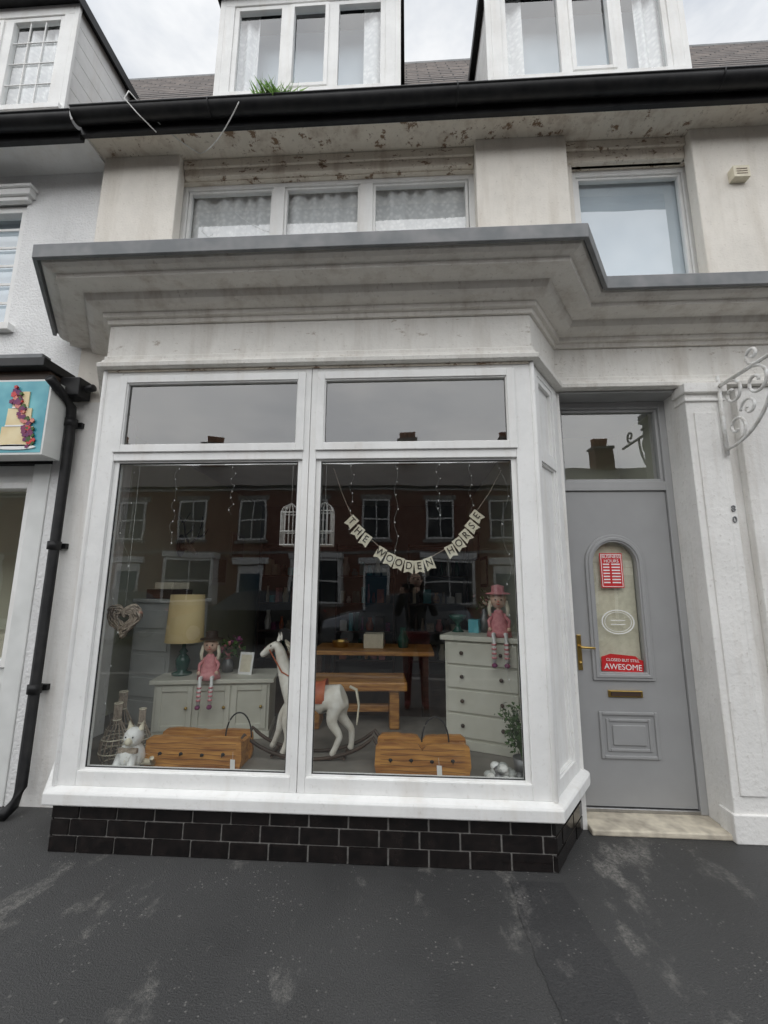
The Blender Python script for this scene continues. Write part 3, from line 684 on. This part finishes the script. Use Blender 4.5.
def cage(x,z0,z1):
    w=MB(); r=.055; zs=z1-.07; y=-.22
    for zz in (z0,z0+.09,zs): w.tube([(x-r,y-r,zz),(x+r,y-r,zz),(x+r,y+r,zz),(x-r,y+r,zz),(x-r,y-r,zz)],.0045,'wire',6)
    for i in range(5):
        for j in range(5):
            if i in(0,4) or j in(0,4):
                a=x-r+r*2*i/4; b=y-r+2*r*j/4; w.tube([(a,b,z0),(a,b,zs),(x+(a-x)*.8,y+(b-y)*.8,zs+.035),(x,y,z1)],.003,'wire',5)
    w.box(x-r,x+r,y-r,y+r,z0-.006,z0,'wire'); w.tube([(x,y,z1),(x,y,2.33)],.0012,'wire',4)
    w.done('bird_cage')
cage(-.80,1.77,2.06); cage(-.565,1.77,2.07)
w=MB()
for k in range(20):
    pts=[]; j=[random.uniform(-.012,.012) for _ in range(6)]
    for i in range(41):
        t=2*math.pi*i/40; s=.0068+.0004*math.sin(k)
        x=16*math.sin(t)**3; z=13*math.cos(t)-5*math.cos(2*t)-2*math.cos(3*t)-math.cos(4*t)
        sc=s*(.45+.55*(k%5)/4)
        pts.append((-1.86+sc*x+.006*math.sin(t*7+k)+j[0]*.5,-.30+.014*math.sin(t*5+k*2),1.28+sc*z+.006*math.cos(t*6+k)))
    w.tube(pts,.0055,'wicker',5,cap=False)
w.tube([(-1.86,-.3,1.33),(-1.86,-.3,2.33)],.0012,'wire',4)
w.done('wicker_heart_ornament')
for (x,y,s) in ((-1.90,-.20,1.0),(-1.78,-.12,.85),(-1.97,-.05,1.1)):
    w=MB()
    for k in range(14):
        a=2*math.pi*k/14; w.tube([(x+r*s*math.cos(a+z*1.5),y+r*s*math.sin(a+z*1.5),.372+z*s) for r,z in ((.06,0),(.085,.06),(.08,.14),(.05,.20),(.022,.26),(.022,.36))],.0035,'wicker',5)
    for r,z in ((.06,.003),(.087,.07),(.075,.15),(.024,.26),(.024,.36)): w.tube([(x+r*s*math.cos(t),y+r*s*math.sin(t),.372+z*s) for t in [2*math.pi*i/20 for i in range(21)]],.004,'cream',5,cap=False)
    w.done('wicker_bottle')
w=MB(); x,y,z=-1.72,-.30,.372; K=1.35
w.M=Matrix.Translation((x,y,z))@Matrix.Scale(K,4); x=y=z=0
w.ball((x,y,z+.06),.06,'whitep',16,(1,.9,1.05)); w.ball((x+.01,y-.01,z+.145),.042,'whitep',16); w.ball((x+.012,y-.05,z+.135),.017,'cream',10)
for s_ in (-1,1): w.tube([(x+.01+s_*.025,y,z+.175),(x+.012+s_*.034,y,z+.21)],.014,'cream',8,.003); w.ball((x+.012+s_*.016,y-.047,z+.153),.004,'ink',8); w.tube([(x+s_*.03,y-.03,z+.07),(x+s_*.035,y-.06,z+.015)],.02,'whitep',8,.016)
for i in range(500):
    a=random.uniform(0,6.28); b=random.uniform(-1,1); q=math.sqrt(1-b*b); n_=Vector((q*math.cos(a),q*math.sin(a),b)); c0,r0=random.choice([((0,0,.06),.06),((0,0,.06),.06),((.01,-.01,.145),.042)])
    p=Vector(c0)+n_*r0; t_=Vector([random.gauss(0,.5) for _ in range(3)]); w.add([p,p+n_*.014+t_*.008,p+n_.cross(Vector((0,0,1)))*.004],[(0,1,2)],random.choice(['whitep','cream']))
w.tube([(x+.05,y+.02,z+.03),(x+.10,y+.01,z+.03),(x+.11,y-.02,z+.06)],.015,'cream',8,.01); w.box(x-.035,x+.05,y-.046,y-.03,z+.085,z+.105,'wicker')
w.done('plush_cat',fix=False)
w=MB(); c=Vector((.70,-.20,.372)); w.lathe([(0,0),(.045,0),(.06,.1),(.055,.1),(.05,.09),(0,.09)],c,'pot',16)
for k in range(18):
    a=random.uniform(0,6.28); l=random.uniform(.15,.36); tip=c+Vector((math.cos(a)*.11,math.sin(a)*.09,.09+l)); w.tube([c+Vector((0,0,.09)),c+Vector((math.cos(a)*.04,math.sin(a)*.04,.09+l*.6)),tip],.0025,'leaf',5)
    for j in range(26):
        p=c+Vector((0,0,.09)).lerp(Vector((math.cos(a)*.11,math.sin(a)*.09,.09+l)),random.uniform(.3,1.05))+Vector([random.gauss(0,.018) for _ in range(3)])
        u=Vector([random.gauss(0,1) for _ in range(3)]).normalized()*.018; v=Vector([random.gauss(0,1) for _ in range(3)]).normalized()*.009
        w.add([p-u,p+v,p+u,p-v],[(0,1,2,3)],'leaf')
w.done('potted_plant',fix=False)
w=MB()
for i in range(60):
    r=random.uniform(.018,.034); h=random.uniform(0,1)**1.5; w.ball((.55+random.gauss(0,.055)*(1.1-h),-.32+random.gauss(0,.02),.372+r*.7+h*.07),r,random.choice(['whitep','paintg','wire','pot']),10,(1,1,.75))
w.done('white_pebbles')
bn=empty('bunting')
L=[('T',352,523),('H',358.5,533),('E',366,541),('W',381,554),('O',390,560),('O',399,564),('D',409,567),('E',419,567),('N',429,564),('H',450,552),('O',458,545),('R',465,537),('S',471,528),('E',476,518)]
def bx_(px,py): return (-.37+(px-352)*.82/124, 1.92-(py-523)*.00667)
pts=[bx_(a,b) for _,a,b in L]
allp=[(-.50,2.25),(-.44,2.08)]+pts+[(.54,2.08),(.62,2.23)]
w=MB(); yb=-.30
w.tube([(x,yb+.003,z+.035) for x,z in allp],.0022,'wicker',6)
for i,(l,_,_) in enumerate(L):
    x,z=pts[i]; x0,z0=pts[max(i-1,0)]; x1,z1=pts[min(i+1,len(L)-1)]
    an=math.atan2(z1-z0,x1-x0)*.8
    c,s=math.cos(an),math.sin(an)
    q=[(-.030,-.044),(0,-.032),(.030,-.044),(.030,.040),(-.030,.040)]
    w.xprism([(x+a*c-b*s,z+a*s+b*c) for a,b in q],yb-.001+.0015*(i%2),yb+.0005+.0015*(i%2),'cream')
    text('letter',l,.066,(x,yb-.0025,z+.004),'ink',bn,ry=-an,sx=.9)
w.done('string_and_pennants',bn)
w=MB()
def strand(x,y,l,amp=.012):
    pts=[(x+amp*math.sin(i*.9+x*7),y+amp*math.cos(i*1.3),2.33-l*i/24) for i in range(25)]
    w.tube(pts,.0008,'paintg',4)
    for i in range(1,25,3): w.ball((pts[i][0]+.006,pts[i][1],pts[i][2]),.0042,'whitep',6,(1,1,1.6))
w.tube([(-1.93,-.26,2.33),(.68,-.26,2.33)],.004,'whitep',6)
for x,l in ((-1.62,.6),(-1.22,.35),(-.38,.5),(-.08,.75),(.2,.4),(.42,.55)): strand(x,-.28+random.uniform(0,.06),l)
strand(-1.89,-.34,1.7,.03); strand(.62,-.34,1.5,.03)
w.done('fairy_lights')
# ---------------------------------------------------------------- neighbouring shop
nb=empty('neighbouring_shop_building')
w=MB()
w.box(-9,-2.662,0,.3,3.10,3.62,'rough'); w.box(-3.34,-2.662,0,.3,3.62,5.4,'rough'); w.box(-9,-4.5,0,.3,3.62,5.4,'rough'); w.box(-4.5,-3.34,0,.3,4.82,5.4,'rough')
w.box(-2.76,-2.662,-.01,.3,0,3.10,'rough')
w.done('wall',nb)
w=MB(); w.box(-4.6,-3.27,-.07,.0,4.84,4.90,'white'); w.box(-4.56,-3.30,-.045,0,4.80,4.84,'white'); w.box(-4.6,-3.25,-.09,0,4.90,4.925,'white')
w.ring(-4.5,-3.34,3.62,4.80,.06,.02,.10,'white')
for k in range(1,6): w.box(-4.44,-3.40,.045,.055,3.68+k*.18,3.705+k*.18,'white')
w.box(-4.5,-3.27,-.06,.02,3.56,3.62,'white')
w.done('upper_window',nb,bevel=.004)
gl=MB(); gl.quad(-4.45,-3.38,.075,3.66,4.76,'glass2'); gl.quad(-6,-2.93,.08,.9,2.3,'glass'); gl.done('glass',nb,fix=False)
w=MB(); w.box(-4.5,-3.3,.15,.16,3.5,4.9,'blind'); w.box(-9,-2.80,1.8,1.82,0,3.1,'inwall'); w.box(-9,-2.80,.15,1.8,-.01,.05,'infloor'); w.box(-9,-2.80,.3,1.8,3.05,3.1,'ceil'); w.box(-2.80,-2.78,.3,1.8,0,3.1,'inwall')
w.box(-3.5,-3.0,1.5,1.7,.05,1.2,'peach'); w.box(-4.5,-3.7,1.2,1.6,.05,1.0,'cream')
w.done('interior',nb)
w=MB()
w.box(-2.90,-2.762,-.02,.14,0,2.42,'pale'); w.box(-6,-2.90,.02,.14,2.28,2.42,'pale'); w.box(-6,-2.90,.02,.14,0,.9,'pale'); w.ring(-3.8,-2.902,.9,2.28,.05,.0,.12,'white'); w.box(-3.8,-2.95,.0,.02,.15,.8,'white')
w.ring(-3.75,-2.99,.2,.76,.04,-.012,.0,'white')
w.box(-9,-2.762,-.02,.3,2.42,3.12,'black')
w.done('shopfront',nb,bevel=.006)
w=MB(); w.box(-9,-2.68,-.30,.02,3.09,3.16,'black'); w.box(-9,-2.70,-.22,.0,3.02,3.09,'dwood'); w.box(-9,-2.72,-.28,-.2,3.16,3.2,'lead'); w.done('fascia_board',nb,bevel=.006)
w=MB()
w.box(-9,-2.62,-.30,.0,5.10,5.13,'white'); w.box(-9,-2.62,-.325,-.30,5.04,5.20,'black')
slates(w,-9,-2.62)
w.box(-9,-2.62,2.08,2.3,9.05,9.2,'lead'); w.add([(-9,2.3,9.1),(-2.62,2.3,9.1),(-2.62,7,5.4),(-9,7,5.4)],[(0,1,2,3)],'slate')
w.done('roof',nb)
gutter(-9,-2.62,nb,-.035)
dormer(-5.0,-3.2,7.05,nb,[(-4.86,-4.4),(-4.3,-3.9),(-3.8,-3.34)],True)
sg=empty('cake_shop_sign')
w=MB(); w.box(-4.4,-2.63,-.26,-.10,2.42,3.0,'pale'); w.box(-4.38,-2.645,-.262,-.26,2.435,2.985,'teal')
y=-.268
cxk=-2.84
for k,(ww,z0,z1) in enumerate(((.125,2.48,2.63),(.095,2.63,2.77),(.06,2.77,2.90))):
    w.xprism([(cxk-ww,z0),(cxk+ww,z0),(cxk+ww*.96,z1),(cxk-ww*.96,z1)],y-.001*k,y+.006,'icing'); w.xprism([(cxk-ww,z0),(cxk+ww,z0),(cxk+ww,z0+.012),(cxk-ww,z0+.012)],y-.002-.001*k,y,'whitep')
w.xprism([(cxk+.16*math.cos(t),2.475+.02*math.sin(t)) for t in [2*math.pi*i/24 for i in range(24)]],y-.002,y+.006,'whitep')
for i in range(60):
    t=i/59; xx=cxk+.12-.16*t+random.gauss(0,.018); zz=2.50+.40*t+random.gauss(0,.02); r=random.uniform(.010,.022)
    w.xprism([(xx+r*math.cos(a)*(1+.2*math.cos(5*a)),zz+r*math.sin(a)*(1+.2*math.cos(5*a))) for a in [2*math.pi*j/15 for j in range(15)]],y-.005-.0002*i,y,random.choice(['purple','peach','redsign','purple','leaf']))
w.done('panel',sg)
# ---------------------------------------------------------------- opposite side of street
def house_mesh():
    w=MB(); W=5.0
    w.box(0,W,-.3,0,0,5.5,'brick'); w.box(0,W,-.0,.06,5.3,5.42,'white'); w.box(0,W,.0,.02,2.75,2.85,'kerb')
    w.box(0,W,-8,-7.8,0,5.5,'brick'); w.box(0,.2,-7.8,-.3,0,5.5,'brick'); w.box(W-.2,W,-7.8,-.3,0,5.5,'brick')
    w.add([(0,.15,5.45),(W,.15,5.45),(W,-4,7.6),(0,-4,7.6),(W,-8.1,5.45),(0,-8.1,5.45)],[(0,1,2,3),(3,2,4,5)],'slate')
    w.box(0,W,.08,.18,5.38,5.47,'black')
    def win(x0,x1,z0,z1,y=0):
        w.ring(x0,x1,z0,z1,.07,y+.0,y+.05,'white'); w.quad(x1-.07,x0+.07,y+.02,z0+.07,z1-.07,'glass3'); w.box(x0+.07,x1-.07,y+.005,y+.045,(z0+z1)/2-.03,(z0+z1)/2+.03,'white')
        w.box((x0+x1)/2-.02,(x0+x1)/2+.02,y+.006,y+.04,z0+.07,z1-.07,'white')
        w.box(x0-.1,x1+.1,y-.02,y+.07,z0-.12,z0,'kerb'); w.box(x0-.1,x1+.1,y-.02,y+.04,z1,z1+.2,'kerb')
    win(.7,1.8,3.3,4.9); win(3.2,4.3,3.3,4.9)
    w.box(.5,2.5,0,.5,0,.75,'brick'); w.box(.45,2.55,0,.55,2.55,2.75,'white'); win(.55,2.45,.85,2.5,.5); w.box(.5,.56,0,.5,.75,2.55,'white'); w.box(2.44,2.5,0,.5,.75,2.55,'white')
    w.box(3.3,4.3,.0,.03,0,2.3,'white'); w.box(3.4,4.2,.03,.05,.05,2.0,'doorc'); w.box(3.1,4.5,0,.1,2.35,2.6,'white')
    w.box(W-.45,W+.45,-4.4,-3.6,6.8,8.6,'brick'); w.box(W-.5,W+.5,-4.45,-3.55,8.6,8.72,'kerb')
    for i in range(4): w.lathe([(.11,0),(.1,.2),(.12,.4),(.08,.4)],(W-.3+.2*i,-4,8.72),'potc',10)
    return w
hm=house_mesh().done('brick_house'); hm.location=(-35,-14.6,0)
for i in range(1,14):
    o=D.objects.new('brick_house',hm.data); COL.objects.link(o); o.location=(-35+5*i,-14.6,0)
def car(x,y,mn,flip=False):
    st=[(-2.1,.38,.60,.66,.62,.6),(-2.02,.25,.70,.82,.73,.7),(-1.3,.2,.86,.88,.90,.76),(-.98,.2,.92,.89,.95,.80),(-.30,.2,.94,.89,1.40,.62),(.6,.2,.96,.89,1.46,.62),(1.35,.2,.98,.88,1.38,.60),(1.88,.22,.99,.84,1.03,.74),(2.05,.36,.8,.78,.82,.7)]
    w=MB(); w.M=Matrix.Translation((x,y,-.13))@Matrix.Rotation(math.pi if flip else 0,4,'Z')
    vs=[]
    for (sx,zb,zl,wl,zr,wr) in st: vs+=[(sx,-wl*.93,zb),(sx,-wl,(zb+zl)/2),(sx,-wl,zl),(sx,-wr,zr),(sx,0,zr+.03),(sx,wr,zr),(sx,wl,zl),(sx,wl,(zb+zl)/2),(sx,wl*.93,zb)]
    P_=[];G=[]
    for i in range(len(st)-1):
        for j in range(8):
            f=(i*9+j,(i+1)*9+j,(i+1)*9+j+1,i*9+j+1)
            gl_=(j in(2,5) and 3<=i<=6) or (j in(3,4) and i in(3,6)); (G if gl_ else P_).append(f)
    w.add(vs,P_+[tuple(range(9)),tuple(range(len(vs)-1,len(vs)-10,-1))],mn,True); w.add(vs,G,'glass3')
    for sx in (-1.32,1.30):
        for s_ in (-1,1):
            T=w.M.copy(); w.M=T@Matrix.Translation((sx,s_*.80,.32))@Matrix.Rotation(rad(90),4,'X')
            w.lathe([(0,-.1),(.2,-.1),(.31,-.09),(.33,-.05),(.33,.05),(.31,.09),(.2,.1),(0,.1)],(0,0,0),'black',24); w.lathe([(0,-.105),(.19,-.105),(.19,.105),(0,.105)],(0,0,0),'steel',12,False); w.M=T
    for s_ in (-1,1):
        w.ball((-2.0,s_*.62,.66),.1,'whitep',10,(.6,1.4,.7)); w.ball((2.0,s_*.66,.82),.09,'redsign',10,(.5,1.2,1)); w.ball((-.85,s_*.98,1.0),.09,mn,10,(.7,1,.7))
        w.box(-.02,0.0,s_*.885-.01,s_*.885+.01,.35,.93,'black')
    w.done('parked_car')
car(-4.6,-10.6,'cb'); car(-.3,-10.5,'cs'); car(4.2,-10.6,'cbl',True); car(-9.6,-10.6,'cbl'); car(9,-10.6,'cs')
w=MB(); w.tube([(-3.2,-12.9,0),(-3.2,-12.9,7.2),(-3.2,-12.6,7.7),(-3.2,-11.9,7.8)],.06,'steel',10,.04); w.box(-3.3,-3.1,-12.0,-11.3,7.72,7.84,'steel'); w.done('street_lamp')
# ---------------------------------------------------------------- photographer (behind the camera, seen in reflection)
ph=empty('photographer')
px,py=.10,-3.52
P=[(0,0,.95,.15,.11),(0,0,1.10,.135,.10),(0,.01,1.25,.16,.11),(0,.0,1.37,.14,.10),(0,.0,1.44,.055,.055)]
E=[(0,1),(1,2),(2,3),(3,4)]
for s_ in (-1,1):
    b=len(P); P+= [(s_*.17,0,1.36,.06),(s_*.24,.05,1.14,.05),(s_*.19-.02,.25,1.30,.04),(s_*.09-.07,.36,1.44,.032)]; E+=[(3,b),(b,b+1),(b+1,b+2),(b+2,b+3)]
skin('jacket',[(px+a[0],py+a[1],*a[2:]) for a in P],E,'coat',ph)
P=[(0,0,.93,.14,.11)];E=[]
for s_ in (-1,1):
    b=len(P); P+=[(s_*.09,0,.85,.095),(s_*.10,.01,.50,.062),(s_*.11,-.02,.12,.045),(s_*.11,-.01,.05,.045),(s_*.12,.12,.035,.035)]; E+=[(0,b),(b,b+1),(b+1,b+2),(b+2,b+3),(b+3,b+4)]
skin('trousers',[(px+a[0],py+a[1],*a[2:]) for a in P],E,'jean',ph)
w=MB(); w.M=Matrix.Translation((px,py,0))
w.tube([(0,0,1.42),(0,.01,1.50)],.05,'skin',12); w.ball((0,.02,1.59),.10,'skin',18,(.78,.95,1.12)); w.ball((0,-.005,1.615),.105,'hair',18,(.86,.95,1.05)); w.tube([(0,.112,1.60),(0,.128,1.575)],.012,'skin',8)
for s_ in (-1,1):
    w.ball((s_*.03,.108,1.60),.010,'ink',8); w.ball((s_*.08,.02,1.585),.018,'skin',8,(.5,1,1.4)); w.tube([(s_*.07,-.01,1.62),(s_*.085,0,1.5),(s_*.07,.01,1.38)],.035,'hair',8,.02)
    hx=s_*.09-.085
    w.ball((hx,.375,1.455),.032,'skin',10,(.7,.9,1.2))
    for k in range(4): w.tube([(hx,.385,1.475-.016*k),(hx+s_*.01,.40,1.48-.016*k),(hx-s_*.03,.395,1.48-.016*k)],.008,'skin',6,.006)
    w.tube([(hx,.37,1.47),(hx-s_*.03,.365,1.49)],.009,'skin',6,.007)
w.tube([(-.025,.108,1.545),(.025,.108,1.545)],.005,'peach',6)
w.done('head_and_hands',ph)
w=MB(); w.box(-.075,.075,-3.148,-3.14,1.46,1.535,'ink'); w.done('phone',ph,bevel=.004)
# ---------------------------------------------------------------- light, sky, camera
W=D.worlds.new('World'); S.world=W; W.use_nodes=True; nt=W.node_tree; bg=nt.nodes['Background']
sk=nn(nt,'ShaderNodeTexSky',sky_type='NISHITA'); sk.sun_disc=False; sk.sun_elevation=rad(35); sk.sun_rotation=rad(190)
nt.links.new(sk.outputs[0],bg.inputs[0]); bg.inputs[1].default_value=.10
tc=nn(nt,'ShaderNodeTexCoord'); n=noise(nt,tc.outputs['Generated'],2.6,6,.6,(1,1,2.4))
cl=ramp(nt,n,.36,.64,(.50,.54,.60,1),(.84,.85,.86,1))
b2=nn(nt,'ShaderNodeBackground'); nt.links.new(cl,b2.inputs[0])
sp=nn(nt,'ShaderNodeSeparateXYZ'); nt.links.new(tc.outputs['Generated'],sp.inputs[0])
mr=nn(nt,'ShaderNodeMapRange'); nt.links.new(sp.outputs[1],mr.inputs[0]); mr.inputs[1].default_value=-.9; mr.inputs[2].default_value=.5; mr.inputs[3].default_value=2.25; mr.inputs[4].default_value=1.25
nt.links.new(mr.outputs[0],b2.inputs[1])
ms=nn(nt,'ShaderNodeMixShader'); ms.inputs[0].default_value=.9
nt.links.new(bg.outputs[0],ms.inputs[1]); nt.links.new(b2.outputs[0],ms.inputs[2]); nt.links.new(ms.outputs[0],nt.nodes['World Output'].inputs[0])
sl=D.lights.new('sun','SUN'); sl.energy=1.5; sl.angle=rad(90); sl.color=(1,.97,.93); so=D.objects.new('sun',sl); COL.objects.link(so); so.rotation_euler=(rad(56),0,rad(-12))
cd=D.cameras.new('camera'); cam=D.objects.new('camera',cd); COL.objects.link(cam); S.camera=cam
cd.lens=430/1024*36; cd.sensor_width=36; cd.clip_end=2000; cd.clip_start=.03
R=(Matrix.Rotation(rad(3.2),3,'Z')@Matrix.Rotation(rad(99.8),3,'X')@Matrix.Rotation(rad(.38),3,'Z'))
cam.matrix_world=Matrix.Translation((0,-3.1,1.5))@R.to_4x4()
S.view_settings.view_transform='Standard'; S.view_settings.look='None'; S.view_settings.exposure=0
